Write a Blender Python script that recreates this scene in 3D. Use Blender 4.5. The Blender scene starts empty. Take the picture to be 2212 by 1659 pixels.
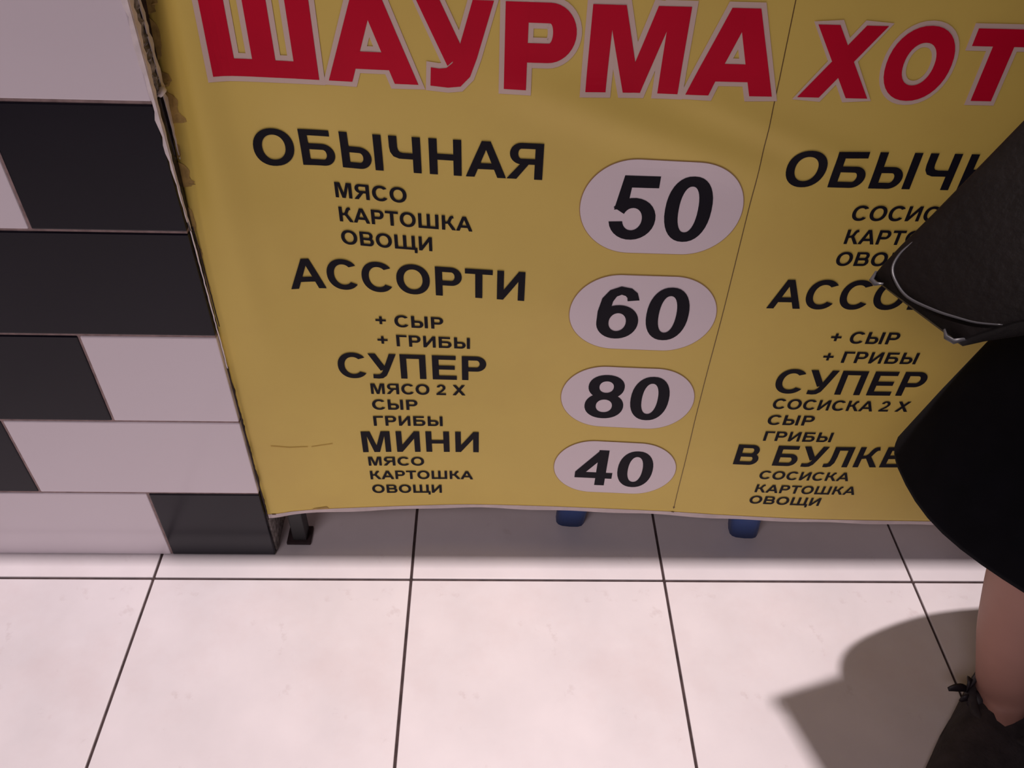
import bpy, bmesh, math, random
from mathutils import Vector, Matrix
random.seed(4)
S = bpy.context.scene
COL = S.collection

# ------------------------------------------------------------------ camera, light, exposure
# world: x right along the stall front, y into the stall, z up; tiled wall face at y = 0
def camera():
    yaw, pit, rol, f = 0.0402, 0.7439, 0.0387, 1808.3
    cy, sy, cp, sp = math.cos(yaw), math.sin(yaw), math.cos(pit), math.sin(pit)
    fw = Vector((sy*cp, cy*cp, -sp)); r = Vector((cy, -sy, 0)); u = r.cross(fw)
    r2 = math.cos(rol)*r + math.sin(rol)*u; u2 = -math.sin(rol)*r + math.cos(rol)*u
    M = Matrix(((r2.x, u2.x, -fw.x, -0.0306), (r2.y, u2.y, -fw.y, -0.8061), (r2.z, u2.z, -fw.z, 1.1207), (0, 0, 0, 1)))
    cd = bpy.data.cameras.new('camera'); cd.sensor_width = 36; cd.lens = f/2212*36; cd.clip_start = 0.01
    o = bpy.data.objects.new('camera', cd); COL.objects.link(o); o.matrix_world = M
    S.camera = o
camera()
W = bpy.data.worlds.new('world'); S.world = W; W.use_nodes = True
W.node_tree.nodes['Background'].inputs[0].default_value = (1.0, 0.80, 0.86, 1)
W.node_tree.nodes['Background'].inputs[1].default_value = 0.025
def area(name, loc, target, sx, sy, power, color, spread=180):
    ld = bpy.data.lights.new(name, 'AREA'); ld.shape = 'RECTANGLE'; ld.size = sx; ld.size_y = sy
    ld.energy = power; ld.color = color; ld.spread = math.radians(spread)
    o = bpy.data.objects.new(name, ld); COL.objects.link(o); o.location = loc
    o.rotation_euler = (Vector(target)-Vector(loc)).to_track_quat('-Z', 'Y').to_euler()
    return o
area('ceiling_lamp_over_passage', (0.10, -0.115, 2.6), (0.10, -0.115, 0), 0.08, 0.04, 58, (1.0, 0.86, 0.86))
area('front_fill_light', (-1.1, -2.0, 2.45), (0.1, 0.0, 0.3), 1.2, 0.5, 17.5, (1.0, 0.83, 0.88))  # added unseen soft fill from the front for banner and wall
S.view_settings.view_transform = 'Standard'; S.view_settings.look = 'None'
S.view_settings.exposure = 0.0; S.view_settings.gamma = 1.0; S.view_settings.use_curve_mapping = False

# ------------------------------------------------------------------ materials
def nodes(name):
    m = bpy.data.materials.new(name); m.use_nodes = True
    nt = m.node_tree; b = nt.nodes['Principled BSDF']
    return m, nt, b
def mat(name, col, rough=0.5, noise=0.0, scale=20, bump=0.0, bscale=60, spec=0.5, metal=0.0, coat=0.0):
    m, nt, b = nodes(name)
    b.inputs['Base Color'].default_value = (*col, 1); b.inputs['Roughness'].default_value = rough
    b.inputs['Specular IOR Level'].default_value = spec; b.inputs['Metallic'].default_value = metal
    b.inputs['Coat Weight'].default_value = coat
    tc = nt.nodes.new('ShaderNodeTexCoord')
    if noise:
        n = nt.nodes.new('ShaderNodeTexNoise'); n.inputs['Scale'].default_value = scale; n.inputs['Detail'].default_value = 5
        r = nt.nodes.new('ShaderNodeValToRGB')
        r.color_ramp.elements[0].position = .3; r.color_ramp.elements[1].position = .7
        r.color_ramp.elements[0].color = (*[max(0, c*(1-noise)) for c in col], 1)
        r.color_ramp.elements[1].color = (*[min(1, c*(1+noise)) for c in col], 1)
        nt.links.new(tc.outputs['Object'], n.inputs['Vector']); nt.links.new(n.outputs['Fac'], r.inputs[0])
        nt.links.new(r.outputs[0], b.inputs['Base Color'])
    if bump:
        n2 = nt.nodes.new('ShaderNodeTexNoise'); n2.inputs['Scale'].default_value = bscale; n2.inputs['Detail'].default_value = 4
        bp = nt.nodes.new('ShaderNodeBump'); bp.inputs['Strength'].default_value = bump; bp.inputs['Distance'].default_value = .004
        nt.links.new(tc.outputs['Object'], n2.inputs['Vector']); nt.links.new(n2.outputs['Fac'], bp.inputs['Height'])
        nt.links.new(bp.outputs[0], b.inputs['Normal'])
    return m
def blotch(m, scale, lo, hi, col, amount, vec='Object', detail=6):
    """stains with a shape of their own, mixed over the base colour"""
    nt = m.node_tree; b = nt.nodes['Principled BSDF']
    tc = nt.nodes.new('ShaderNodeTexCoord'); n = nt.nodes.new('ShaderNodeTexNoise')
    n.inputs['Scale'].default_value = scale; n.inputs['Detail'].default_value = detail; n.inputs['Roughness'].default_value = .65
    r = nt.nodes.new('ShaderNodeMapRange'); r.inputs[1].default_value = lo; r.inputs[2].default_value = hi
    r.inputs[4].default_value = amount
    mx = nt.nodes.new('ShaderNodeMix'); mx.data_type = 'RGBA'
    nt.links.new(tc.outputs[vec], n.inputs['Vector']); nt.links.new(n.outputs['Fac'], r.inputs[0])
    nt.links.new(r.outputs[0], mx.inputs[0])
    src = b.inputs['Base Color']
    if src.is_linked: nt.links.new(src.links[0].from_socket, mx.inputs[6])
    else: mx.inputs[6].default_value = src.default_value
    mx.inputs[7].default_value = (*col, 1)
    nt.links.new(mx.outputs[2], src)
    return m
M = {}
M['floor_tile'] = mat('floor_tile', (.79, .75, .77), .38, .05, 9, .05, 30)
blotch(M['floor_tile'], 3.2, .50, .72, (.66, .54, .53), .4)
blotch(M['floor_tile'], 15, .62, .80, (.42, .31, .30), .55)
blotch(M['floor_tile'], 70, .74, .80, (.22, .15, .14), .7)
M['floor_grout'] = mat('floor_grout', (.055, .035, .035), .9, .4, 60)
M['white_tile'] = mat('white_tile', (.88, .81, .87), .16, .02, 3)
M['black_tile'] = mat('black_tile', (.007, .006, .013), .22, .15, 5, spec=.28)
M['wall_grout'] = mat('wall_grout', (.36, .26, .25), .85, .25, 90)
M['mortar'] = mat('mortar', (.28, .25, .24), .9, .55, 130, .9, 160)
M['white_plastic'] = mat('white_plastic', (.88, .80, .80), .3, .12, 80)
M['black_plastic'] = mat('black_plastic', (.02, .02, .022), .5)
M['gap_shade_and_foot'] = mat('gap_shade_and_foot', (.035, .02, .022), .9, .5, 60)  # near-black: paints shade in the gap beside the banner; also post feet
M['yellow'] = mat('yellow_vinyl', (.83, .63, .14), .5, .03, 6)
blotch(M['yellow'], 5, .5, .8, (.72, .49, .12), .35)
M['hem'] = mat('white_vinyl', (.70, .60, .60), .5, .08, 40)
M['print_white'] = mat('white_print', (.89, .79, .84), .42)
M['print_black'] = mat('black_print', (.010, .009, .016), .6, spec=.15)
M['print_red'] = mat('red_print', (.66, .001, .030), .55, .06, 12, spec=.2)
M['print_pink'] = mat('outline_print', (.78, .60, .52), .42)
M['thin_line'] = mat('thin_print_line', (.12, .055, .02), .5)
M['oval_line'] = mat('oval_print_line', (.46, .27, .10), .5)
M['crease'] = mat('crease_dirt', (.66, .46, .10), .7)
M['dirt'] = mat('edge_dirt', (.50, .33, .10), .7, .25, 90)
M['blue'] = mat('blue_plastic', (.05, .10, .30), .45)
M['coat'] = mat('black_coat', (.004, .004, .006), .95, .2, 30, spec=.1)
M['leather'] = mat('black_leather', (.004, .003, .003), .5, .2, 25, .2, 120, spec=.12)
M['piping'] = mat('leather_piping', (.045, .045, .05), .35)
M['metal'] = mat('nickel', (.55, .53, .52), .25, metal=1.0)
M['skin'] = mat('skin', (.35, .18, .14), .6, .05, 12)
M['suede'] = mat('dark_suede', (.028, .022, .024), .85, .4, 45, .3, 200)
M['ribbon'] = mat('dark_ribbon', (.012, .008, .012), .5)
M['hair'] = mat('dark_hair', (.03, .018, .012), .5)
M['lip'] = mat('lip', (.40, .13, .12), .5)
M['eye'] = mat('eye_dark', (.03, .02, .015), .3)
M['counter'] = mat('grey_laminate', (.45, .42, .42), .4, .05, 12)
M['stall_wall'] = mat('stall_back_paint', (.22, .17, .17), .8, .1, 4)

# ------------------------------------------------------------------ helpers
def mesh_obj(name, verts, faces, m, parent=None, smooth=False):
    me = bpy.data.meshes.new(name); me.from_pydata([tuple(v) for v in verts], [], faces); me.update()
    if m: me.materials.append(m)
    if smooth:
        for p in me.polygons: p.use_smooth = True
    o = bpy.data.objects.new(name, me); COL.objects.link(o)
    if parent: o.parent = parent
    return o
def bm_obj(name, bm, m, parent=None, smooth=False):
    me = bpy.data.meshes.new(name); bm.normal_update(); bm.to_mesh(me); bm.free()
    if m: me.materials.append(m)
    if smooth:
        for p in me.polygons: p.use_smooth = True
    o = bpy.data.objects.new(name, me); COL.objects.link(o)
    if parent: o.parent = parent
    return o
def tag(o, label=None, cat=None, group=None, kind=None):
    if label: o['label'] = label
    if cat: o['category'] = cat
    if group: o['group'] = group
    if kind: o['kind'] = kind
    return o
def empty(name, loc=(0, 0, 0)):
    o = bpy.data.objects.new(name, None); COL.objects.link(o); o.location = loc; o.empty_display_size = .05
    return o
def add_box(bm, x0, x1, y0, y1, z0, z1, bev=0.0, seg=2):
    vs = [bm.verts.new(v) for v in ((x0,y0,z0),(x1,y0,z0),(x1,y1,z0),(x0,y1,z0),(x0,y0,z1),(x1,y0,z1),(x1,y1,z1),(x0,y1,z1))]
    fs = [bm.faces.new([vs[i] for i in f]) for f in ((3,2,1,0),(4,5,6,7),(0,1,5,4),(1,2,6,5),(2,3,7,6),(3,0,4,7))]
    if bev:
        es = list({e for f in fs for e in f.edges})
        bmesh.ops.bevel(bm, geom=es, offset=bev, segments=seg, affect='EDGES', profile=.5)
def box(name, b, m, parent=None, bev=0.0, origin=None):
    bm = bmesh.new(); add_box(bm, *b, bev=bev)
    if origin is not None: bmesh.ops.translate(bm, verts=bm.verts, vec=-Vector(origin))
    o = bm_obj(name, bm, m, parent)
    if origin is not None: o.location = origin
    return o
def tube(bm, pts, rad, n=10, cap=True, flat=1.0):
    """swept tube with a radius per point"""
    pts = [Vector(p) for p in pts]; rr = rad if hasattr(rad, '__len__') else [rad]*len(pts)
    rings = []; ref = None
    for i, p in enumerate(pts):
        t = (pts[min(i+1, len(pts)-1)]-pts[max(i-1, 0)]).normalized()
        if ref is None: ref = t.orthogonal().normalized()
        ref = (ref - t*ref.dot(t)).normalized(); b = t.cross(ref)
        rings.append([bm.verts.new(p + ref*math.cos(a)*rr[i] + b*math.sin(a)*rr[i]*flat) for a in [2*math.pi*k/n for k in range(n)]])
    for a, b in zip(rings, rings[1:]):
        for k in range(n): bm.faces.new((a[k], a[(k+1) % n], b[(k+1) % n], b[k]))
    if cap: bm.faces.new(rings[0][::-1]); bm.faces.new(rings[-1])
def loft(bm, rings, cap0=True, cap1=True):
    R = [[bm.verts.new(p) for p in r] for r in rings]; n = len(R[0])
    for a, b in zip(R, R[1:]):
        for k in range(n): bm.faces.new((a[k], a[(k+1) % n], b[(k+1) % n], b[k]))
    if cap0: bm.faces.new(R[0][::-1])
    if cap1: bm.faces.new(R[-1])

# ------------------------------------------------------------------ floor
HR = 0.1504; FX = -0.5466; FY = -0.0452; T = 0.4
floor = box('floor', (-1.75, 2.25, -2.05, 1.16, -.03, -.003), M['floor_grout']); tag(floor, kind='structure')
gp = .0042
bm = bmesh.new(); add_box(bm, gp/2, T-gp/2, gp/2, T-gp/2, -.012, 0, bev=.0011)
tm = bpy.data.meshes.new('tile'); bm.to_mesh(tm); bm.free(); tm.materials.append(M['floor_tile'])
for i in range(-3, 7):
    for j in range(-5, 3):
        x, y = FX+i*T, FY+j*T
        o = bpy.data.objects.new('tile', tm); COL.objects.link(o); o.parent = floor
        w = random.uniform(-.0003, .0003)
        o.location = (x, y, w)

# ------------------------------------------------------------------ tiled wall on the left
XC = -.3639
wall = box('wall_left', (-1.75, XC-.004, .0016, .11, 0, 1.0), M['wall_grout']); tag(wall, kind='structure')
rows = [  # joints and colours, from right to left: (left x, right x, colour)
    [(XC-.003, -.5303, 'k'), (-.5303, -.93, 'w'), (-.93, -1.33, 'k'), (-1.33, -1.74, 'w')],
    [(XC-.003, -.6854, 'w'), (-.6854, -1.085, 'k'), (-1.085, -1.485, 'w'), (-1.485, -1.74, 'k')],
    [(XC-.003, -.5355, 'w'), (-.5355, -.935, 'k'), (-.935, -1.335, 'w'), (-1.335, -1.74, 'k')],
    [(XC-.003, -.764, 'k'), (-.764, -1.164, 'w'), (-1.164, -1.564, 'k'), (-1.564, -1.74, 'w')],
    [(XC-.003, -.539, 'k'), (-.539, -.939, 'w'), (-.939, -1.339, 'k'), (-1.339, -1.74, 'w')],
    [(XC-.003, -.764, 'w'), (-.764, -1.164, 'k'), (-1.164, -1.564, 'w'), (-1.564, -1.74, 'k')],
    [(XC-.003, -.60, 'k'), (-.60, -1.0, 'w'), (-1.0, -1.4, 'k'), (-1.4, -1.74, 'w')],
    [(XC-.003, -.764, 'w'), (-.764, -1.164, 'k'), (-1.164, -1.564, 'w'), (-1.564, -1.74, 'k')],
    [(XC-.003, -.539, 'k'), (-.539, -.939, 'w'), (-.939, -1.339, 'k'), (-1.339, -1.74, 'w')]]
g2 = .0017
for k, row in enumerate(rows[:7]):
    for (xr, xl, c) in row:
        dy = random.uniform(-.0004, .0004)
        z0 = k*HR+g2 if k else .0005
        box('tile', (xl+g2, xr-(g2 if xr < XC-.01 else 0), dy, .0088, z0, min((k+1)*HR-g2, 1.0)), M['white_tile' if c == 'w' else 'black_tile'], wall, bev=.0016)
# rough mortar and cut tiles on the end face of the wall
def rough_slab(name, x, y0, y1, z0, z1, m, parent, amp=.002, ny=8, nz=40, seed=1):
    rnd = random.Random(seed); vs = []; fs = []
    for j in range(nz+1):
        for i in range(ny+1):
            e = (i in (0, ny)) or (j in (0, nz))
            vs.append((x + (0 if e else rnd.uniform(-.2, 1)*amp), y0+(y1-y0)*i/ny, z0+(z1-z0)*j/nz))
    for j in range(nz):
        for i in range(ny):
            a = j*(ny+1)+i; fs.append((a, a+1, a+ny+2, a+ny+1))
    n = len(vs)
    base = [(x-.003, y0, z0), (x-.003, y1, z0), (x-.003, y1, z1), (x-.003, y0, z1)]
    vs += base; c = [0, ny, (nz+1)*(ny+1)-1, nz*(ny+1)]
    def edge(idx, p, q): fs.append(tuple(idx)+(q, p))
    edge([i for i in range(ny, -1, -1)], n+1-1, n+1) if False else None
    fs.append(tuple([i for i in range(ny, -1, -1)] + [n, n+1]))
    fs.append(tuple([nz*(ny+1)+i for i in range(ny+1)] + [n+2, n+3]))
    fs.append(tuple([j*(ny+1) for j in range(nz+1)] + [n+3, n]))
    fs.append(tuple([j*(ny+1)+ny for j in range(nz, -1, -1)] + [n+1, n+2]))
    return mesh_obj(name, vs, fs, m, parent)
rough_slab('mortar', XC-.001, .0040, .0245, 5*HR+.001, 1.0, M['mortar'], wall, .0035, 6, 90, 3)
rough_slab('mortar', XC-.001, .0247, .11, 1*HR+.001, 1.0, M['gap_shade_and_foot'], wall, .002, 6, 60, 4)  # dark colour stands in for the shade behind the trim lip
for k in range(0, 5):
    mm = 'black_tile' if k in (0, 3, 4) else 'gap_shade_and_foot'
    rough_slab('mortar', XC-.001, .0088, .11, .0+.001, HR-.001, M['mortar'], wall, .002, 8, 20, 9) if k == 0 else \
        box('edge_tile', (XC-.0035, XC-.0008, .0088, .0210, k*HR+g2, (k+1)*HR-g2), M[mm], wall, bev=.0008)
# broken corner trim: two thin plastic lips with torn edges
def torn_strip(name, fixed, y_or_x, z0, z1, wf, m, parent, step=.006, thick=.0012, seed=0, front=False):
    rnd = random.Random(seed); n = int((z1-z0)/step); vs = []; fs = []
    for i in range(n+1):
        z = z0+(z1-z0)*i/n; t = i/n; w = max(.0002, wf(z)+rnd.uniform(-1, 1)*.35*wf(z))
        a, b = y_or_x, y_or_x+w
        x0 = fixed + rnd.uniform(-.0002, .0004)
        if front: vs += [(fixed+.0012, y_or_x, z), (fixed+.0012-w, y_or_x, z), (fixed+.0012-w, y_or_x-thick, z), (fixed+.0012, y_or_x-thick*1.6, z)]
        else: vs += [(x0, a, z), (x0, b, z), (x0+thick, b, z), (x0+thick, a, z)]
    for i in range(n):
        o = 4*i
        for k in range(4): fs.append((o+k, o+(k+1) % 4, o+4+(k+1) % 4, o+4+k))
    fs.append((3, 2, 1, 0)); fs.append((4*n, 4*n+1, 4*n+2, 4*n+3))
    return mesh_obj(name, vs, fs, m, parent)
trim = torn_strip('trim_1', XC+.0004, -.0004, 4.02*HR, 1.0, lambda z: .0016+.008*max(0, min(1, (z-.70)/.12)), M['white_plastic'], None, seed=5)
tag(trim, kind='structure')
torn_strip('trim_lip', XC+.0006, .022, 4.3*HR, 1.0, lambda z: .0022+.005*max(0, min(1, (z-.66)/.06)), M['white_plastic'], trim, seed=8)
torn_strip('trim_edge', XC+.0004, -.0004, .40, 4.1*HR, lambda z: .0011+.0008*math.sin(z*90), M['white_plastic'], trim, seed=12)
torn_strip('trim_edge', XC+.0004, .009, .10, 4.02*HR, lambda z: .0007+.0007*math.sin(z*70), M['gap_shade_and_foot'], trim, seed=13)
torn_strip('trim_edge', XC+.0004, -.0006, .09, .40, lambda z: .0030+.0010*math.sin(z*110), M['gap_shade_and_foot'], trim, seed=14)  # dark strip painted as the shaded gap between tile and banner
torn_strip('trim_flange', XC, -.0006, 4.1*HR, 1.0, lambda z: .0012+.0036*max(0, min(1, (z-.64)/.12)), M['white_plastic'], trim, .009, .0012, 21, True)
bm = bmesh.new(); tube(bm, [(XC+.001, .012, 5*HR+.003), (XC+.003, .018, 5*HR+.006), (XC+.001, .028, 5*HR+.002)], [.003, .004, .003], 8)
bm_obj('trim_clip', bm, M['white_plastic'], trim, True)

# ------------------------------------------------------------------ banner sheet
BX=[-.36,-.325,-.29,-.23,-.15,-.05,.05,.15,.25,.35,.5,.8,1.3]
BZ=[.05,.10,.245,.385,.52,.60,.68,.775,.86,1.02]
BD=[
[.006,.012,.016,.020,.0245,.028,.026,.022,.017,.010,.003,0,0],
[.006,.012,.016,.020,.0245,.028,.026,.022,.017,.010,.003,0,0],
[.006,.010,.014,.019,.022,.023,.022,.017,.011,.004,0,0,0],
[.008,.010,.015,.021,.022,.022,.018,.012,.008,.003,0,0,0],
[.010,.008,.018,.026,.021,.015,.009,.006,.003,.001,0,0,0],
[.013,.007,.017,.027,.021,.014,.009,.005,.003,.001,0,0,0],
[.022,.009,.020,.028,.020,.012,.008,.004,.003,.001,0,0,0],
[.036,.014,.021,.018,.012,.007,.004,.002,0,0,0,0,0],
[.048,.020,.023,.016,.008,.004,.001,0,0,0,0,0,0],
[.060,.024,.024,.014,.008,.003,0,0,0,0,0,0,0]]
def _seg(T,v):
    v=min(max(v,T[0]),T[-1]);i=0
    while i<len(T)-2 and v>T[i+1]: i+=1
    return i,(v-T[i])/(T[i+1]-T[i])
def _her(T,Y,v):
    # monotone-ish cubic hermite through the table
    i,t=_seg(T,v);n=len(T)
    def sl(j):
        if j<=0 or j>=n-1: return 0.0
        a=(Y[j]-Y[j-1])/(T[j]-T[j-1]);b=(Y[j+1]-Y[j])/(T[j+1]-T[j])
        return 0.0 if a*b<=0 else 2*a*b/(a+b)
    h=T[i+1]-T[i];m0=sl(i)*h;m1=sl(i+1)*h;t2=t*t;t3=t2*t
    return (2*t3-3*t2+1)*Y[i]+(t3-2*t2+t)*m0+(-2*t3+3*t2)*Y[i+1]+(t3-t2)*m1
def fold(x,z,x0,z0,x1,z1,w,a):
    # a soft diagonal fold running from (x0,z0) to (x1,z1)
    dx,dz=x1-x0,z1-z0;L=math.hypot(dx,dz);s=((x-x0)*dx+(z-z0)*dz)/(L*L)
    d=((x-x0)*dz-(z-z0)*dx)/L
    env=math.exp(-((s-.5)/.55)**4)
    return -a*env*math.exp(-(d/w)**2)
def depth(x,z):
    col=[_her(BX,r,x) for r in BD]
    d=_her(BZ,col,z)
    d+=fold(x,z,0.0,.775,.26,.69,.024,.0055)
    d+=fold(x,z,.16,.775,.36,.70,.017,.0028)
    return d

XL, XR, ZB, ZT = -.3655, 1.16, .0880, 1.0
ban = empty('price_banner', (0.2, .02, ZB))
tag(ban, 'yellow vinyl price banner with red heading, black menu lines and white number ovals', 'banner')
ban_inv = Vector((-.2, -.02, -ZB))
def on_banner(x, z, off): return Vector((x, depth(x, z)-off, z)) + ban_inv
def grid_sheet(name, xs, zs, m, off, thick=None):
    vs = []; fs = []; nx = len(xs); nz = len(zs)
    for z in zs:
        for x in xs: vs.append(on_banner(x, z, off))
    for j in range(nz-1):
        for i in range(nx-1):
            a = j*nx+i; fs.append((a, a+1, a+nx+1, a+nx))
    o = mesh_obj(name, vs, fs, m, ban, True)
    if thick:
        md = o.modifiers.new('thickness', 'SOLIDIFY'); md.thickness = thick; md.offset = -1
    return o
xs = [XL+(XR-XL)*(i/300) for i in range(301)]; zs = [ZB+.0076+(ZT-ZB-.0062)*j/180 for j in range(181)]
grid_sheet('sheet', xs, zs, M['yellow'], 0, .0008)
hx = [XL+.002+(XR-XL-.002)*(i/300) for i in range(301)]
vs = []; fs = []
for i, x in enumerate(hx):
    w = .0076+.0006*math.sin(x*9)
    d0 = .0005*math.sin(x*23)+.0008*math.sin(x*47)
    a = on_banner(x, ZB+.0082, .0005); b = on_banner(x, ZB+.0076-w, .0005+d0); c = b+Vector((0, .0018, 0)); d = a+Vector((0, .0018, 0))
    vs += [a, b, c, d]
for i in range(len(hx)-1):
    for k in range(4): fs.append((4*i+k, 4*i+4+k, 4*i+4+(k+1) % 4, 4*i+(k+1) % 4))
fs.append((0, 1, 2, 3)); n = 4*len(hx)-4; fs.append((n+3, n+2, n+1, n))
tag(mesh_obj('hem', vs, fs, M['hem'], ban), 'white unprinted bottom edge')

# ---- lettering: glyph outlines in em/1000, built as strips and laid on the sheet
C = 716
def quad(a, b, c, d): return ([a, d], [b, c])          # a-b bottom, d-c top
def rect(x0, x1, y0, y1): return ([(x0, y0), (x0, y1)], [(x1, y0), (x1, y1)])
def spow(v, e): return math.copysign(abs(v)**e, v)
def ring(cx, cy, rx, ry, t, h, a0=0, a1=360, n=36, e=.94, d0=0, d1=0):
    A = []; B = []
    for i in range(n+1):
        s = i/n; a = math.radians(a0+(a1-a0)*s); b = math.radians(a0+d0+(a1+d1-a0-d0)*s)
        A.append((cx+rx*spow(math.cos(a), e), cy+ry*spow(math.sin(a), e)))
        B.append((cx+(rx-t)*spow(math.cos(b), e), cy+(ry-h)*spow(math.sin(b), e)))
    return (A, B)
def bowl(x0, xr, y0, y1, t, h, flip=None, n=18):
    ry = (y1-y0)/2; rx = min(ry*.98, (xr-x0)*.62); xc = xr-rx; cy = (y0+y1)/2
    A = [(x0, y0)]; B = [(x0, y0+h)]
    for i in range(n+1):
        a = math.radians(-90+180*i/n)
        A.append((xc+rx*math.cos(a), cy+ry*math.sin(a))); B.append((xc+(rx-t)*math.cos(a), cy+(ry-h)*math.sin(a)))
    A.append((x0, y1)); B.append((x0, y1-h))
    if flip is not None: A = [(flip-x, y) for x, y in A]; B = [(flip-x, y) for x, y in B]
    return (A, B)
t, h = 145, 121
def glyph(c):
    if c == 'А': return [([(0,0),(284,C),(361,C)], [(156,0),(361,549),(361,549)]), ([(722,0),(438,C),(361,C)], [(566,0),(361,549),(361,549)]), quad((215,163),(507,163),(462,284),(260,284))]
    if c == 'Б': return [rect(73,218,0,C), rect(73,612,C-h,C), bowl(200,672,0,436,150,h)]
    if c == 'В': return [rect(73,218,0,C), bowl(200,676,0,418,148,h), bowl(200,640,306,C,140,112)]
    if c == 'Г': return [rect(73,220,0,C), rect(73,560,C-h,C)]
    if c == 'Е': return [rect(73,218,0,C), rect(73,622,0,h), rect(73,604,C-h,C), rect(73,580,302,422)]
    if c == 'И': return [rect(73,210,0,C), rect(510,647,0,C), ([(205,0),(205,238)], [(515,478),(515,C)])]
    if c == 'К': return [rect(73,218,0,C), ([(200,418),(290,422),(335,470),(385,610),(430,680),(490,712),(560,718)], [(200,300),(400,330),(455,420),(500,530),(530,580),(560,598),(600,600)]), quad((520,0),(692,0),(420,410),(285,380))]
    if c == 'Л': return [rect(503,650,0,C), rect(150,520,C-h,C), ([(150,C),(150,380),(138,210),(112,128),(60,112),(12,114)], [(296,C-60),(296,360),(280,150),(215,20),(110,-10),(12,-6)])]
    if c == 'М': return [rect(70,205,0,C), rect(627,762,0,C), ([(70,C),(205,560),(348,0)], [(285,C),(416,225),(416,0)]), ([(762,C),(627,560),(484,0)], [(547,C),(416,225),(416,0)])]
    if c == 'Н': return [rect(73,217,0,C), rect(503,647,0,C), rect(200,520,300,421)]
    if c == 'О': return [ring(389,358,347,370,150,124)]
    if c == 'П': return [rect(73,217,0,C), rect(502,647,0,C), rect(200,520,C-h,C)]
    if c == 'Р': return [rect(73,218,0,C), bowl(200,622,264,C,148,h)]
    if c == 'С': return [ring(385,358,340,370,150,124,38,325,34,.94,10,-8)]
    if c == 'Т': return [rect(21,590,C-h,C), rect(232,379,0,C)]
    if c == 'У': return [([(484,C),(345,300),(295,170),(240,116),(175,108),(95,116)], [(640,C),(462,235),(395,75),(310,0),(220,-14),(90,-6)]), quad((270,222),(400,290),(175,C),(12,C))]
    if c == 'Х': return [quad((0,0),(175,0),(650,C),(482,C)), quad((492,0),(667,0),(188,C),(18,C))]
    if c == 'Ч': return [rect(470,614,0,C), ([(58,C),(58,490),(72,390),(125,305),(225,268),(480,268)], [(203,C),(203,500),(212,440),(240,402),(300,388),(480,388)])]
    if c == 'Ш': return [rect(73,217,0,C), rect(443,587,0,C), rect(813,957,0,C), rect(73,957,0,h)]
    if c == 'Щ': return [rect(73,217,0,C), rect(443,587,0,C), rect(813,957,0,C), rect(73,1050,0,h), rect(928,1050,-160,h)]
    if c == 'Ы': return [rect(73,218,0,C), bowl(200,612,0,436,148,h), rect(668,813,0,C)]
    if c == 'Я': return [rect(505,650,0,C), bowl(200-90,622+40-10,296,C,146,112, flip=722-10-2), quad((8,0),(186,0),(420,330),(262,322))]
    if c == '+': return [rect(58,526,298,418), rect(232,352,124,592)]
    if c == '0': return [ring(278,358,238,370,140,112,e=.9)]
    if c == '2': return [ring(270,505,222,222,140,112,172,-32,20,1,-4,0), ([(458,388),(360,255),(180,120),(25,0)], [(352,440),(240,300),(110,190),(25,60)]), rect(25,510,0,128)]
    if c == '4': return [rect(312,446,0,C), rect(25,535,146,264), quad((25,200),(150,264),(330,560),(330,C)), quad((25,264),(170,264),(330,500),(330,C))]
    if c == '5': return [quad((130,C-128),(500,C-128),(500,C),(150,C)), quad((78,338),(210,352),(240,C),(145,C)), ring(275,236,240,240,140,112,148,-172,26,.98,6,4)]
    if c == '6': return [ring(280,230,238,242,140,112,e=.97), ([(42,240),(42,380),(75,560),(150,670),(270,724),(390,700),(460,640),(492,545)], [(182,240),(182,400),(200,520),(235,590),(285,615),(330,600),(352,575),(360,530)])]
    if c == '8': return [ring(278,206,243,218,142,108), ring(278,528,222,200,134,104)]
    # heavy faces of the red heading
    if c == 'Шt': return [rect(75,268,0,C), rect(418,612,0,C), rect(762,955,0,C), rect(75,955,0,150)]
    if c == 'Аt': return [([(0,0),(268,C),(389,C)], [(205,0),(389,530),(389,530)]), ([(778,0),(510,C),(389,C)], [(573,0),(389,530),(389,530)]), quad((190,118),(590,118),(530,268),(250,268))]
    if c == 'Уt': return [([(560,C),(420,330),(350,200),(290,158),(215,150),(130,158)], [(765,C),(600,250),(530,90),(430,0),(300,-14),(118,-2)]), quad((300,176),(470,300),(235,C),(5,C))]
    if c == 'Рt': return [rect(75,275,0,C), bowl(240,695,232,C,205,160)]
    if c == 'Мt': return [rect(75,250,0,C), rect(700,875,0,C), ([(75,C),(250,520),(400,0)], [(345,C),(475,260),(475,0)]), ([(875,C),(700,520),(550,0)], [(605,C),(475,260),(475,0)])]
    if c == 'Хt': return [quad((0,0),(240,0),(760,C),(530,C)), quad((538,0),(778,0),(250,C),(18,C))]
    if c == 'Оt': return [ring(416,358,376,372,200,160)]
    if c == '|t': return [rect(258,464,0,C), rect(55,667,C-168,C)]
    return []
ADV = {'А':722,'Б':718,'В':722,'Г':580,'Е':667,'И':719,'К':690,'Л':719,'М':833,'Н':720,'О':778,'П':719,'Р':667,'С':722,'Т':611,'У':645,'Х':667,'Ч':688,'Ш':1030,'Щ':1050,'Ы':886,'Я':722,' ':278,'+':584}
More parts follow.
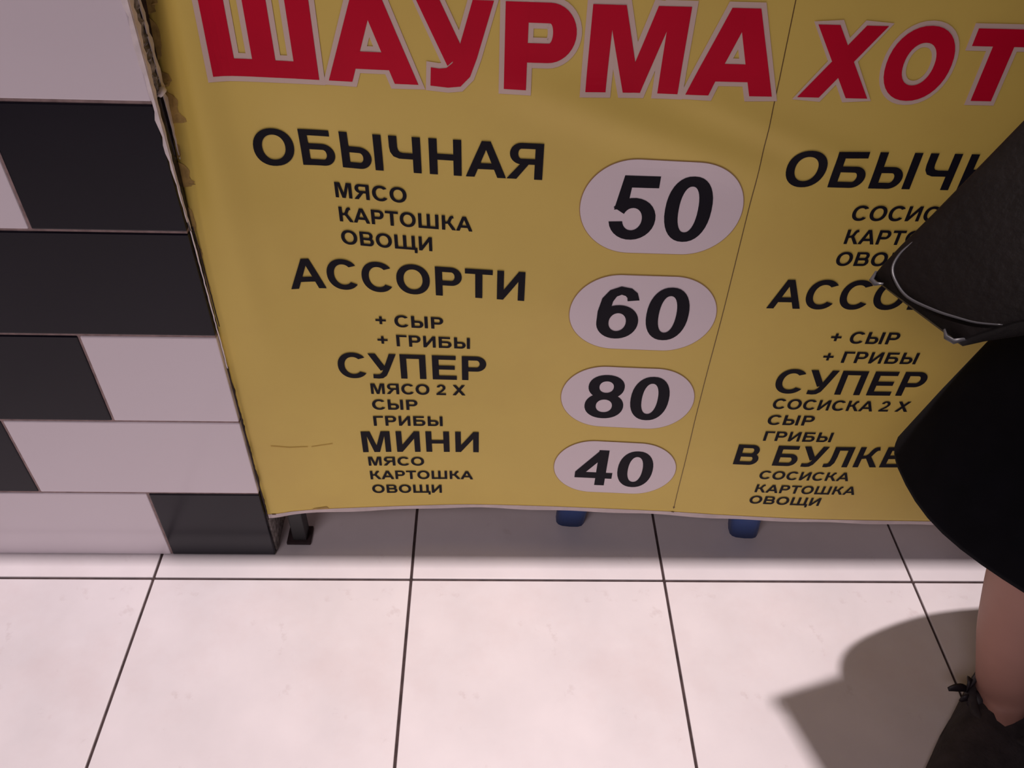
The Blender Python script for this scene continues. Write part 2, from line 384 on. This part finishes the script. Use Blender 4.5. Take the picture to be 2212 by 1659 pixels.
def grow(strip, r):
    """offset the closed outline of a strip outward by r, keeping the strip pairing"""
    A, B = strip
    if len(A) > 30 and math.hypot(A[0][0]-A[-1][0], A[0][1]-A[-1][1]) < 1:      # a full ring
        cx = sum(p[0] for p in A[:-1])/(len(A)-1); cy = sum(p[1] for p in A[:-1])/(len(A)-1)
        o = []
        for P_, s in ((A, 1), (B, -1)):
            ex = max(abs(p[0]-cx) for p in P_); ey = max(abs(p[1]-cy) for p in P_)
            o.append([(cx+(p[0]-cx)*(ex+s*r)/ex, cy+(p[1]-cy)*(ey+s*r)/ey) for p in P_])
        return (o[0], o[1])
    P_ = list(A)+list(B)[::-1]; n = len(P_)
    Q = []
    ar = sum(P_[i][0]*P_[(i+1) % n][1]-P_[(i+1) % n][0]*P_[i][1] for i in range(n)); sg = 1 if ar > 0 else -1
    for i in range(n):
        p = P_[i]; j = i-1; k = (i+1) % n
        while math.hypot(P_[j][0]-p[0], P_[j][1]-p[1]) < 1e-3 and j > -n: j -= 1
        while math.hypot(P_[k][0]-p[0], P_[k][1]-p[1]) < 1e-3: k = (k+1) % n
        e1 = (p[0]-P_[j][0], p[1]-P_[j][1]); e2 = (P_[k][0]-p[0], P_[k][1]-p[1])
        l1 = math.hypot(*e1); l2 = math.hypot(*e2)
        n1 = (sg*e1[1]/l1, -sg*e1[0]/l1); n2 = (sg*e2[1]/l2, -sg*e2[0]/l2)
        m_ = (n1[0]+n2[0], n1[1]+n2[1]); q = m_[0]**2+m_[1]**2
        f = min(2/q if q > 1e-6 else 4, 1.35) if q > 1e-6 else 0
        Q.append((p[0]+m_[0]*r*f, p[1]+m_[1]*r*f))
    na = len(A)
    return (Q[:na], Q[na:][::-1])
LAYN = [0]
def lay(vs, fs, strip, fn, off, cell=.007):
    A, B = strip; LAYN[0] = (LAYN[0]+1) % 7; off = off+LAYN[0]*.00003
    for i in range(len(A)-1):
        a, b, c, d = A[i], B[i], B[i+1], A[i+1]
        pa, pb, pc, pd = fn(a), fn(b), fn(c), fn(d)
        D = lambda p, q: math.hypot(p[0]-q[0], p[1]-q[1])
        nu = max(1, min(12, int(max(D(pa, pb), D(pd, pc))/cell)+1)); nv = max(1, min(16, int(max(D(pa, pd), D(pb, pc))/cell)+1))
        s = len(vs)
        for v in range(nv+1):
            for u in range(nu+1):
                U, V = u/nu, v/nv
                l = (pa[0]+(pd[0]-pa[0])*V, pa[1]+(pd[1]-pa[1])*V); r = (pb[0]+(pc[0]-pb[0])*V, pb[1]+(pc[1]-pb[1])*V)
                vs.append(on_banner(l[0]+(r[0]-l[0])*U, l[1]+(r[1]-l[1])*U, off))
        for v in range(nv):
            for u in range(nu):
                q = s+v*(nu+1)+u; f = (q, q+1, q+nu+2, q+nu+1)
                # face the reader (-y)
                a3, b3, c3 = vs[f[0]], vs[f[1]], vs[f[2]]
                if (b3-a3).cross(c3-a3).y > 0: f = f[::-1]
                fs.append(f)
TEXT = [
('Ш','t',0.0000,-0.3153,0.7758,-0.02354,0.0692,0.11938),
('А','t',0.0000,-0.1917,0.7722,0.00815,0.0799,0.11481),
('У','t',0.0000,-0.1018,0.7734,-0.02394,0.0814,0.09591),
('Р','t',0.0000,-0.0258,0.7736,0.02279,0.0822,0.10958),
('М','t',0.0000,0.0547,0.7737,0.00339,0.0837,0.11492),
('А','t',0.0000,0.1630,0.7739,0.00167,0.0830,0.11173),
('Х','t',0.0000,0.2755,0.7729,-0.00142,0.0706,0.09110),
('О','t',0.0000,0.3504,0.7731,-0.01158,0.0720,0.08591),
('|','t',0.0000,0.4254,0.7718,-0.00091,0.0709,0.10140),
('ОБЫЧНАЯ','b',0.0000,-0.2841,0.6741,-0.01005,0.0425,0.06009),
('МЯСО','b',0.0000,-0.2039,0.6356,-0.01753,0.0178,0.02708),
('КАРТОШКА','b',0.0000,-0.2026,0.6049,-0.02323,0.0188,0.02592),
('ОВОЩИ','b',0.0000,-0.2028,0.5746,-0.02773,0.0182,0.02681),
('АССОРТИ','b',0.0000,-0.2691,0.5108,-0.01695,0.0422,0.05795),
('+ СЫР','b',0.0000,-0.1732,0.4553,-0.01773,0.0195,0.02799),
('+ ГРИБЫ','b',0.0000,-0.1731,0.4234,-0.02406,0.0191,0.02745),
('СУПЕР','b',0.0000,-0.2293,0.3679,-0.01916,0.0424,0.05838),
('МЯСО 2 Х','b',0.0000,-0.1892,0.3381,-0.01606,0.0195,0.02675),
('СЫР','b',0.0000,-0.1892,0.3085,-0.01424,0.0185,0.02834),
('ГРИБЫ','b',0.0000,-0.1907,0.2769,-0.00829,0.0185,0.02808),
('МИНИ','b',0.0000,-0.2127,0.2231,-0.00877,0.0433,0.05852),
('МЯСО','b',0.0000,-0.2049,0.1936,-0.02735,0.0188,0.02751),
('КАРТОШКА','b',0.0000,-0.2049,0.1625,-0.02752,0.0186,0.02617),
('ОВОЩИ','b',0.0000,-0.2039,0.1305,-0.04021,0.0198,0.02662),
('50','b',0.0000,0.0996,0.5999,0.00565,0.0804,0.10807),
('60','b',0.0000,0.0985,0.4495,0.03655,0.0809,0.10849),
('80','b',0.0000,0.0989,0.3026,0.00868,0.0788,0.10836),
('40','b',0.0000,0.0993,0.1537,-0.00585,0.0824,0.10945),
('ОБЫЧНАЯ','b',0.0000,0.2824,0.6731,-0.00154,0.0446,0.06182),
('СОСИСКА','b',0.0000,0.3710,0.6324,0.01102,0.0206,0.02721),
('КАРТОШКА','b',0.0000,0.3721,0.6017,0.00339,0.0203,0.02587),
('ОВОЩИ','b',0.0000,0.3710,0.5717,0.02531,0.0180,0.02715),
('АССОРТИ','b',0.0000,0.3074,0.5075,0.03052,0.0433,0.05695),
('+ СЫР','b',0.0000,0.3980,0.4548,-0.01601,0.0191,0.02856),
('+ ГРИБЫ','b',0.0000,0.3976,0.4222,-0.00372,0.0186,0.02846),
('СУПЕР','b',0.0000,0.3468,0.3656,0.00004,0.0407,0.05936),
('СОСИСКА 2 Х','b',0.0000,0.3544,0.3359,-0.00022,0.0200,0.02730),
('СЫР','b',0.0000,0.3546,0.3050,0.01099,0.0196,0.02908),
('ГРИБЫ','b',0.0000,0.3564,0.2727,0.02936,0.0189,0.02788),
('В БУЛКЕ','b',0.0000,0.3232,0.2201,0.01043,0.0412,0.05633),
('СОСИСКА','b',0.0000,0.3704,0.1889,0.02725,0.0212,0.02641),
('КАРТОШКА','b',0.0000,0.3717,0.1566,0.03606,0.0197,0.02572),
('ОВОЩИ','b',0.0000,0.3699,0.1285,0.02474,0.0198,0.02712),
]
heads = {'Ш', 'У'}
n_small = 0
red_v, red_f, pink_v, pink_f = [], [], [], []
for (txt, style, slant, x0, zb, tilt, H, Sx) in TEXT:
    slant = 0
    if style == 't':
        sz = (.0708 if txt in 'ХО|' else .0838)/.716
        zb0 = .7733; sx = Sx
        fn = lambda p, x0=x0, zb0=zb0, sz=sz, sx=sx, s=slant: (x0+sx*p[0]/1000+s*sz*p[1]/1000, zb0+sz*p[1]/1000)
        vs, fs, pv, pf = [], [], [], []
        for st in glyph(txt+'t'):
            lay(vs, fs, st, fn, .0011); lay(pv, pf, grow(st, 46), fn, .0007)
        nm = {'|': 'Т'}.get(txt, txt)
        o = mesh_obj('letter', vs, fs, M['print_red'], ban); tag(o, 'red heading letter %s' % nm)
        k = mesh_obj('letter_outline', pv, pf, M['print_pink'], o); tag(k, 'pale outline around the red letter')
    else:
        vs, fs = [], []; pen = 0
        if txt[0] in '4568': x0, Sx, H, tilt = .0990, .1085, .0808, .004; zb = {'50': .6000, '60': .4520, '80': .3030, '40': .1535}[txt]
        elif H > .03: H = .0427
        else: H = .0190
        if x0 > .2: tilt = min(.012, max(-.005, tilt))
        sz = H/.716
        for ch in txt:
            fn = lambda p, pen=pen: (x0+Sx*(pen+p[0])/1000+slant*sz*p[1]/1000, zb+tilt*Sx*(pen+p[0])/1000+sz*p[1]/1000)
            for st in glyph(ch): lay(vs, fs, st, fn, .0013 if txt[0] in '4568' else .0008)
            pen += ADV.get(ch, 556)
        o = mesh_obj('price' if txt[0] in '4568' else 'menu_line', vs, fs, M['print_black'], ban)
        tag(o, 'black number %s' % txt if txt[0] in '4568' else 'black lettering %s' % txt)
OV = [(.0699, .2494, .5820, .7005), (.0695, .2489, .4330, .5500), (.0700, .2490, .2848, .4000), (.0698, .2486, .1365, .2532)]
def oval(x0, x1, z0, z1, off, g, m, name):
    x0 -= g; x1 += g; z0 -= g; z1 += g; r = (z1-z0)/2; vs = []; fs = []
    A = []; B = []
    for i in range(13):
        a = math.pi/2-math.pi/2*(1-i/12)+0
    def half(x):       # half height of the stadium at x
        e = min(x-x0, x1-x)
        return r if e >= r else math.sqrt(max(0, r*r-(r-e)**2))
    N = 72; X = [x0+(x1-x0)*(.5-.5*math.cos(math.pi*i/N)) for i in range(N+1)]
    zc = (z0+z1)/2
    lay(vs, fs, ([(x, zc-half(x)) for x in X], [(x, zc+half(x)) for x in X]), lambda p: p, off, .009)
    return mesh_obj(name, vs, fs, m, ban)
for o_, nm in zip(OV, ('50', '60', '80', '40')):
    q = oval(*o_, .0009, 0, M['print_white'], 'price_oval'); tag(q, 'white oval behind the number %s' % nm)
    k = oval(*o_, .0006, .0009, M['oval_line'], 'oval_outline'); k.parent = q
def streak(pts, w, m, name, label=None, off=.0006):
    vs, fs = [], []
    for (a, b) in zip(pts, pts[1:]):
        dx, dz = b[0]-a[0], b[1]-a[1]; L = math.hypot(dx, dz); nx_, nz_ = -dz/L*w/2, dx/L*w/2
        lay(vs, fs, ([(a[0]-nx_, a[1]-nz_), (b[0]-nx_, b[1]-nz_)], [(a[0]+nx_, a[1]+nz_), (b[0]+nx_, b[1]+nz_)]), lambda p: p, off, .01)
    o = mesh_obj(name, vs, fs, m, ban)
    if label: o['label'] = label
    return o
streak([(.2478, .998), (.2503, .8651), (.2535, .79), (.2562, .6729), (.2567, .4948), (.2574, .3034), (.2612, .104)], .0008, M['thin_line'], 'dividing_line', 'thin dark line between the two price columns')
streak([(-.335, .246), (-.31, .240), (-.285, .239)], .0016, M['crease'], 'crease_mark'); streak([(-.28, .2385), (-.25, .2425)], .0014, M['crease'], 'crease_mark')
streak([(.2595, .1075), (.2625, .1078)], .002, M['thin_line'], 'mark'); streak([(.2590, .0965), (.2630, .0960)], .0016, M['thin_line'], 'mark')
streak([(-.3575, .0962), (-.3515, .0958)], .002, M['thin_line'], 'mark')
# brown dirt along the left edge of the sheet
rnd = random.Random(2)
for (zc, hh, ww) in [(.835, .012, .012), (.80, .02, .008), (.762, .008, .012), (.735, .016, .014), (.725, .007, .019), (.69, .009, .005), (.665, .012, .010), (.655, .006, .014), (.61, .016, .005), (.57, .01, .004), (.52, .02, .003)]:
    vs, fs = [], []
    n = 8; A = []; B = []
    for i in range(n+1):
        z = zc-hh+2*hh*i/n; A.append((XL+.0006, z)); B.append((XL+.001+ww*(math.sin(math.pi*i/n)**.5)*rnd.uniform(.7, 1.1), z))
    lay(vs, fs, (A, B), lambda p: p, .0005, .008)
    mesh_obj('dirt_patch', vs, fs, M['dirt'], ban)
vs, fs = [], []
lay(vs, fs, ([(-.296, .0965), (-.272, .0965)], [(-.296, .099), (-.275, .102)]), lambda p: p, .0007, .008)
mesh_obj('dirt_patch', vs, fs, M['dirt'], ban)

# ------------------------------------------------------------------ counter the banner hangs from, post under it
ct = empty('service_counter', (.4, .3, 0)); tag(ct, 'stall counter on dark posts behind the yellow banner, open at floor level', 'counter')
def cpart(name, b, m, bev=.001):
    o = box(name, b, M[m], None, bev); o.parent = ct; o.matrix_parent_inverse = Matrix.Translation((-.4, -.3, 0)); return o
cpart('worktop', (-1.72, 1.25, -.052, .62, 1.003, 1.04), 'counter', .004)
for px, py in ((XC+.004, .007), (1.17, .03), (XC+.008, .55), (1.17, .55)):
    pass
def post(x, y, w=.022):
    o = cpart('post', (x, x+w, y+.004, y+.03, .006, .5 if y < .04 else 1.003), 'black_plastic', .0015)
    f = cpart('foot', (x-.010, x+w+.006, y-.0005, y+.034, 0, .006), 'gap_shade_and_foot', .001)
post(XC+.022, .062-.045+.003); post(1.17, .03); post(XC+.03, .55); post(1.17, .55)
# back of the stall
bw = box('wall_back', (-1.75, 2.25, 1.10, 1.16, 0, 2.6), M['stall_wall']); tag(bw, kind='structure')

# ------------------------------------------------------------------ blue plastic stool behind the banner
st = empty('plastic_stool', (.265, .186, 0)); tag(st, 'blue plastic stool half hidden behind the banner, only its feet showing', 'stool')
def stool_part(name, bm, smooth=False):
    return bm_obj(name, bm, M['blue'], st, smooth)
SX, SY = .145, .118; st.rotation_euler.z = -.075
for sx in (-1, 1):
    for sy in (-1, 1):
        bm = bmesh.new(); R_ = []
        for k in range(9):
            q = k/8; z = .40*q; hw = .024+.012*q; cx = sx*(SX-.03*q); cyy = sy*(SY-.022*q)
            r = []
            for a in range(16):
                an = 2*math.pi*a/16; r.append((cx+hw*spow(math.cos(an), .6), cyy+.8*hw*spow(math.sin(an), .6), z))
            R_.append(r)
        loft(bm, R_); stool_part('leg', bm, True)
bm = bmesh.new(); add_box(bm, -.155, .155, -.135, .135, .395, .425, bev=.012, seg=3); add_box(bm, -.135, .135, -.115, .115, .36, .396, bev=.005)
stool_part('seat', bm)

# ------------------------------------------------------------------ person at the right
PX, PY = .72, -.22
pe = empty('person', (PX, PY, 0))
tag(pe, 'person in flared black coat with bare ankle, standing at the right before the banner', 'person')
def P3(x, y, z): return Vector((x-PX, y-PY, z))
def skin_mesh(name, verts, edges, radii, m, parent, root=0, sub=2, keep=True):
    me = bpy.data.meshes.new(name); me.from_pydata([tuple(v) for v in verts], edges, []); me.update()
    o = bpy.data.objects.new(name, me); COL.objects.link(o); o.parent = parent
    md = o.modifiers.new('skin', 'SKIN'); md.use_smooth_shade = True
    sv = me.skin_vertices[0].data
    for i, r in enumerate(radii):
        sv[i].radius = (r if hasattr(r, '__len__') else (r, r)); sv[i].use_root = (i == root)
    s = o.modifiers.new('sub', 'SUBSURF'); s.levels = sub; s.render_levels = sub
    me.materials.append(m)
    return o
# body: pelvis, spine, neck, head; two legs; two arms with fingers
V = []; E = []; R = []
def jv(p, r, par=None):
    V.append(p); R.append(r); i = len(V)-1
    if par is not None: E.append((par, i))
    return i
pel = jv(P3(.72, -.20, .86), (.13, .10))
wst = jv(P3(.72, -.19, 1.02), (.115, .085), pel)
chs = jv(P3(.72, -.18, 1.22), (.13, .095), wst)
nck = jv(P3(.72, -.18, 1.38), (.052, .052), chs)
nk2 = jv(P3(.715, -.19, 1.44), (.047, .05), nck)
jaw = jv(P3(.71, -.20, 1.50), (.062, .072), nk2)
hd1 = jv(P3(.71, -.195, 1.57), (.078, .092), jaw)
hd2 = jv(P3(.71, -.19, 1.635), (.062, .075), hd1)
def leg(dx, foot, lean):
    a = jv(P3(.72+dx, -.21, .78), (.078, .082), pel)
    b = jv(P3(*lean[0], .60), (.066, .068), a)
    c = jv(P3(*lean[1], .44), (.055, .056), b)
    d = jv(P3(*lean[2], .32), (.053, .055), c)
    d2 = jv(P3(*lean[3], .20), (.046, .048), d)
    e = jv(P3(*lean[4], .11), (.037, .040), d2)
    f = jv(P3(*foot[0], .055), (.036, .036), e)
    g = jv(P3(*foot[1], .030), (.032, .022), f)
    h_ = jv(P3(*foot[2], .022), (.026, .014), g)
leg(-.075, [(.676, -.264), (.640, -.320), (.605, -.360)], [(.600, -.225), (.588, -.245), (.604, -.257), (.632, -.260), (.659, -.262)])
leg(.095, [(.85, -.20), (.82, -.27), (.80, -.32)], [(.82, -.20), (.83, -.195), (.835, -.19), (.84, -.19), (.848, -.192)])
def arm(s, sh, el, wr):
    a = jv(P3(*sh), .058, chs); b = jv(P3(*[(sh[i]+el[i])/2 for i in range(3)]), .046, a); c = jv(P3(*el), .040, b)
    d = jv(P3(*[(el[i]+wr[i])/2 for i in range(3)]), .036, c); e = jv(P3(*wr), (.028, .022), d)
    dr = (Vector(wr)-Vector(el)).normalized(); sd = dr.cross(Vector((0, 0, 1))).normalized()
    pm = jv(P3(*(Vector(wr)+dr*.045)), (.036, .016), e)
    for k, L in enumerate((.060, .072, .067, .052)):
        off = sd*(k-1.5)*.019
        f1 = jv(P3(*(Vector(wr)+dr*.075+off)), .0095, pm)
        f2 = jv(P3(*(Vector(wr)+dr*(.075+L*.5)+off+Vector((0, 0, -.008)))), .0085, f1)
        jv(P3(*(Vector(wr)+dr*(.075+L*.85)+off+Vector((0, 0, -.028)))), .0075, f2)
    th = jv(P3(*(Vector(wr)+dr*.035-sd*.04*s)), .011, e)
    jv(P3(*(Vector(wr)+dr*.07-sd*.052*s+Vector((0, 0, -.01)))), .009, th)
    return e
arm(1, (.555, -.19, 1.31), (.50, -.16, 1.06), (.55, -.36, 1.08))
arm(-1, (.885, -.19, 1.31), (.96, -.19, 1.06), (.90, -.40, .98))
body = skin_mesh('body', V, E, R, M['skin'], pe)
# face
bm = bmesh.new(); tube(bm, [P3(.708, -.285, 1.575), P3(.708, -.303, 1.553), P3(.708, -.293, 1.540)], [.007, .012, .009], 8); bm_obj('nose', bm, M['skin'], pe, True)
bm = bmesh.new(); tube(bm, [P3(.684, -.271, 1.512), P3(.708, -.284, 1.514), P3(.732, -.271, 1.512)], [.003, .006, .003], 8); bm_obj('mouth', bm, M['lip'], pe, True)
for s in (-1, 1):
    bm = bmesh.new(); bmesh.ops.create_uvsphere(bm, u_segments=12, v_segments=8, radius=.011, matrix=Matrix.Translation(P3(.708+s*.031, -.274, 1.578))); bm_obj('eye', bm, M['eye'], pe, True)
    bm = bmesh.new(); bmesh.ops.create_uvsphere(bm, u_segments=10, v_segments=8, radius=.022, matrix=Matrix.Translation(P3(.708+s*.078, -.19, 1.565)) @ Matrix.Diagonal((.35, .7, 1.2, 1))); bm_obj('ear', bm, M['skin'], pe, True)
bm = bmesh.new(); rings = []
for k in range(13):
    z = 1.40+.285*k/12; q = k/12; r = .088*math.sqrt(max(.02, 1-max(0, (q-.55)/.45)**2)); fy = .02
    ring_ = []
    for a in range(20):
        an = 2*math.pi*a/20; x, y = math.cos(an), math.sin(an)
        yy = y*r*1.1 if y > -.2 else y*r*(1.1 if z > 1.625 else .25)
        ring_.append(P3(.71+x*r, -.175+yy+fy*0, z))
    rings.append(ring_)
loft(bm, rings); bm_obj('hair', bm, M['hair'], pe, True)
# coat: flared skirt part and bodice, one continuous lofted shell with a few soft pleats
def coat_ring(z, cx, cy, rx, ry_near, ry_far, pleat=0.0, n=72, lean=0.0):
    r = []
    for k in range(n):
        a = 2*math.pi*k/n; c, s = math.cos(a), math.sin(a)
        ry = ry_far if s > 0 else ry_near
        q = 1+pleat*math.cos(9*a+.6); e = .95 if s < 0 else .93
        r.append(P3(cx+rx*spow(c, e)*q, cy+ry*spow(s, e)*q, z+lean*(-c)))
    return r
rings = [coat_ring(*a) for a in [
    (.452, .715, -.205, .280, .228, .105, .006),
    (.449, .715, -.205, .300, .242, .112, .006),
    (.455, .715, -.205, .301, .242, .112, .006),
    (.52, .715, -.205, .281, .215, .110, .006),
    (.60, .717, -.205, .256, .185, .108, .006),
    (.68, .718, -.205, .220, .158, .105, .006),
    (.76, .720, -.20, .190, .138, .102, .004),
    (.84, .720, -.20, .170, .128, .102, .004),
    (.95, .720, -.19, .160, .118, .112, .0),
    (1.04, .720, -.19, .145, .108, .105, .0),
    (1.15, .720, -.18, .165, .125, .118, .0),
    (1.25, .720, -.18, .195, .138, .128, .0),
    (1.33, .720, -.18, .218, .135, .122, .0),
    (1.385, .719, -.18, .200, .118, .110, .0),
    (1.425, .718, -.18, .130, .090, .090, .0),
    (1.45, .716, -.185, .078, .080, .078, .0),
    (1.47, .716, -.187, .072, .076, .074, .0)]]
bm = bmesh.new(); loft(bm, rings, True, False); bm_obj('coat', bm, M['coat'], pe, True)
def sleeve(sh, el, wr):
    bm = bmesh.new(); sh, el, wr = Vector(sh), Vector(el), Vector(wr); pts = []
    for k in range(7): pts.append(sh.lerp(el, k/6))
    for k in range(1, 7): pts.append(el.lerp(wr, k/6))
    pts[6] = pts[6]*.6+(pts[5]+pts[7])*.2
    tube(bm, [p-Vector((PX, PY, 0)) for p in pts], [.075, .074, .070, .066, .063, .061, .060, .058, .056, .054, .053, .052, .053], 16); bm_obj('sleeve', bm, M['coat'], pe, True)
sleeve((.57, -.19, 1.31), (.50, -.16, 1.06), (.545, -.34, 1.075)); sleeve((.87, -.19, 1.31), (.96, -.19, 1.06), (.905, -.38, .985))
# shoes: low dark suede, with a ragged bow at the heel side
def shoe(ax, ay, tx, ty, bow):
    a = Vector((ax, ay)); d = (Vector((tx, ty))-a).normalized(); s = Vector((-d.y, d.x))
    L = .25; root = None
    secs = [(-.055, .030, .060), (-.045, .040, .062), (-.02, .046, .060), (.02, .047, .056), (.06, .048, .054), (.10, .050, .048), (.14, .050, .040), (.17, .045, .034), (.19, .034, .028), (.202, .018, .020)]
    bm = bmesh.new(); rings = []
    for (u, w, hgt) in secs:
        r = []
        for k in range(18):
            an = 2*math.pi*k/18; c, sn = math.cos(an), math.sin(an)
            p = a+d*u+s*(w*spow(c, .75)); z = .012+ (hgt*max(0, spow(sn, .8)) if sn > 0 else .011*spow(sn, .5))
            r.append(P3(p.x, p.y, z))
        rings.append(r)
    loft(bm, rings); sh = bm_obj('shoe', bm, M['suede'], pe, True)
    # topline collar round the ankle
    bm = bmesh.new(); pts = []
    for k in range(25):
        an = 2*math.pi*k/24; p = a+d*(.005+.058*math.cos(an))+s*(.046*math.sin(an)); pts.append(P3(p.x, p.y, .062-.006*math.cos(an)))
    tube(bm, pts, .006, 8, False); bm_obj('collar', bm, M['suede'], sh, True)
    bm = bmesh.new(); pts = []
    rings = []
    for z in (0, .008):
        r = []
        for k in range(28):
            an = 2*math.pi*k/28; c, sn = math.cos(an), math.sin(an); p = a+d*(.072+.135*c)+s*(.049+.004*c)*sn; r.append(P3(p.x, p.y, z+.0005))
        rings.append(r)
    loft(bm, rings); bm_obj('sole', bm, M['black_plastic'], sh)
    if bow:
        c0 = Vector(bow)
        def leafp(p0, p1, w, nm):
            p0, p1 = Vector(p0), Vector(p1); bm = bmesh.new(); n = 8
            tube(bm, [p0.lerp(p1, k/n)-Vector((PX, PY, 0))+Vector((0, 0, .006*math.sin(math.pi*k/n))) for k in range(n+1)], [max(.0015, w*(.35+.65*math.sin(math.pi*(k+.6)/(n+1.2)))) for k in range(n+1)], 8, flat=.35)
            bm_obj(nm, bm, M['ribbon'], sh, True)
        leafp(c0, c0+Vector((.014, .014, .030)), .010, 'ribbon_loop')
        leafp(c0, c0+Vector((.002, .010, .012)), .010, 'ribbon_loop')
        leafp(c0, c0+Vector((-.030, -.002, .006)), .006, 'ribbon_end')
        leafp(c0+Vector((0, -.01, -.004)), c0+Vector((-.012, -.012, -.008)), .005, 'ribbon_end')
        leafp(c0, c0+Vector((.010, -.030, -.014)), .012, 'ribbon_loop')
    return sh
shoe(.682, -.272, .552, -.424, (.629, -.258, .058)); shoe(.85, -.20, .77, -.31, None)

# ------------------------------------------------------------------ handbag hanging in front of the coat
A0 = Vector((.307, -.206, .700)); B0 = Vector((.332, -.309, .700)); aa = Vector((.103, .046, .130)).normalized()
tt = (B0-A0).normalized(); tt = (tt-aa*tt.dot(aa)).normalized(); nn = tt.cross(aa).normalized()
if nn.z < 0: nn = -nn                       # outward normal of the panel we look at
bag = empty('handbag', A0); tag(bag, 'black leather handbag with a thin shiny piped seam, hanging in front of the coat', 'bag')
def bag_ring(v, w0, w1, d, top, e=.55, n=36):
    """section at height v along the bag; spans t from w0 to w1, depth d behind, bulge 'top' in front"""
    r = []; mid = (w0+w1)/2; hw = (w1-w0)/2
    for k in range(n):
        an = 2*math.pi*k/n; c, s = math.cos(an), math.sin(an)
        x = mid+hw*spow(c, e); y = (top if s > 0 else d)*spow(s, e)
        r.append(tt*x+nn*y+aa*v)
    return r
bm = bmesh.new()
loft(bm, [bag_ring(*a) for a in [(.0, .004, .100, .010, .001), (.0, .000, .106, .016, .002), (.012, -.001, .112, .026, .004), (.035, -.001, .128, .040, .006), (.07, .0, .16, .055, .006),
     (.11, .0, .20, .068, .006), (.16, .0, .225, .075, .006), (.22, .0, .235, .074, .006), (.28, .0, .235, .065, .005), (.33, .002, .230, .045, .004), (.355, .004, .225, .020, .003)]])
bm_obj('bag_body', bm, M['leather'], bag, True)
def on_bag(t_, v_, o_): return tt*t_+aa*v_+nn*o_
bm = bmesh.new()
PP = [Vector(q) for q in [(.004, .060, .001), (.0075, .044, .0035), (.0065, .029, .004), (.0115, .016, .0045), (.023, .0085, .0035), (.043, .004, .003), (.071, .008, .0045), (.090, .013, .0055), (.107, .019, .0055), (.125, .030, .004)]]
pp = []
for k in range(len(PP)-1):
    a, b, c, d = PP[max(0, k-1)], PP[k], PP[k+1], PP[min(len(PP)-1, k+2)]
    for q in range(5):
        u = q/5; pp.append(.5*((2*b)+(c-a)*u+(2*a-5*b+4*c-d)*u*u+(3*b-a-3*c+d)*u**3))
tube(bm, [on_bag(*q) for q in pp], [.0004+.0009*math.sin(math.pi*min(1, (k+2)/(len(pp)*1.02)))**.6 for k in range(len(pp))], 8)
bm_obj('piping', bm, M['piping'], bag, True)
for (c_, d_) in ((.002, 1), (.104, -1)):
    bm = bmesh.new(); tube(bm, [on_bag(c_-.004*d_, .006, .000), on_bag(c_+.001*d_, -.002, .003), on_bag(c_+.008*d_, -.003, .004), on_bag(c_+.014*d_, .001, .004)], [.0012, .0022, .0022, .001], 8, flat=.6)
    o = bm_obj('corner_fold', bm, M['piping'], bag, True)
for t0, t1 in ((.05, .10), (.13, .17)):
    bm = bmesh.new(); top = Vector((.495, -.165, 1.125))-A0
    p0, p1 = on_bag(t0, .345, .004), on_bag(t1, .345, .004); off = Vector((0, -.012 if t0 < .1 else .016, 0))
    pts = [p0, p0.lerp(top+off, .5)+Vector((-.02, 0, 0)), top+off+Vector((-.03, 0, -.01)), top+off+Vector((0, 0, .012)), top+off+Vector((.03, 0, -.03)), p1.lerp(top+off, .5)+Vector((.02, 0, -.02)), p1]
    tube(bm, pts, .006, 8, flat=.5); bm_obj('handle', bm, M['leather'], bag, True)
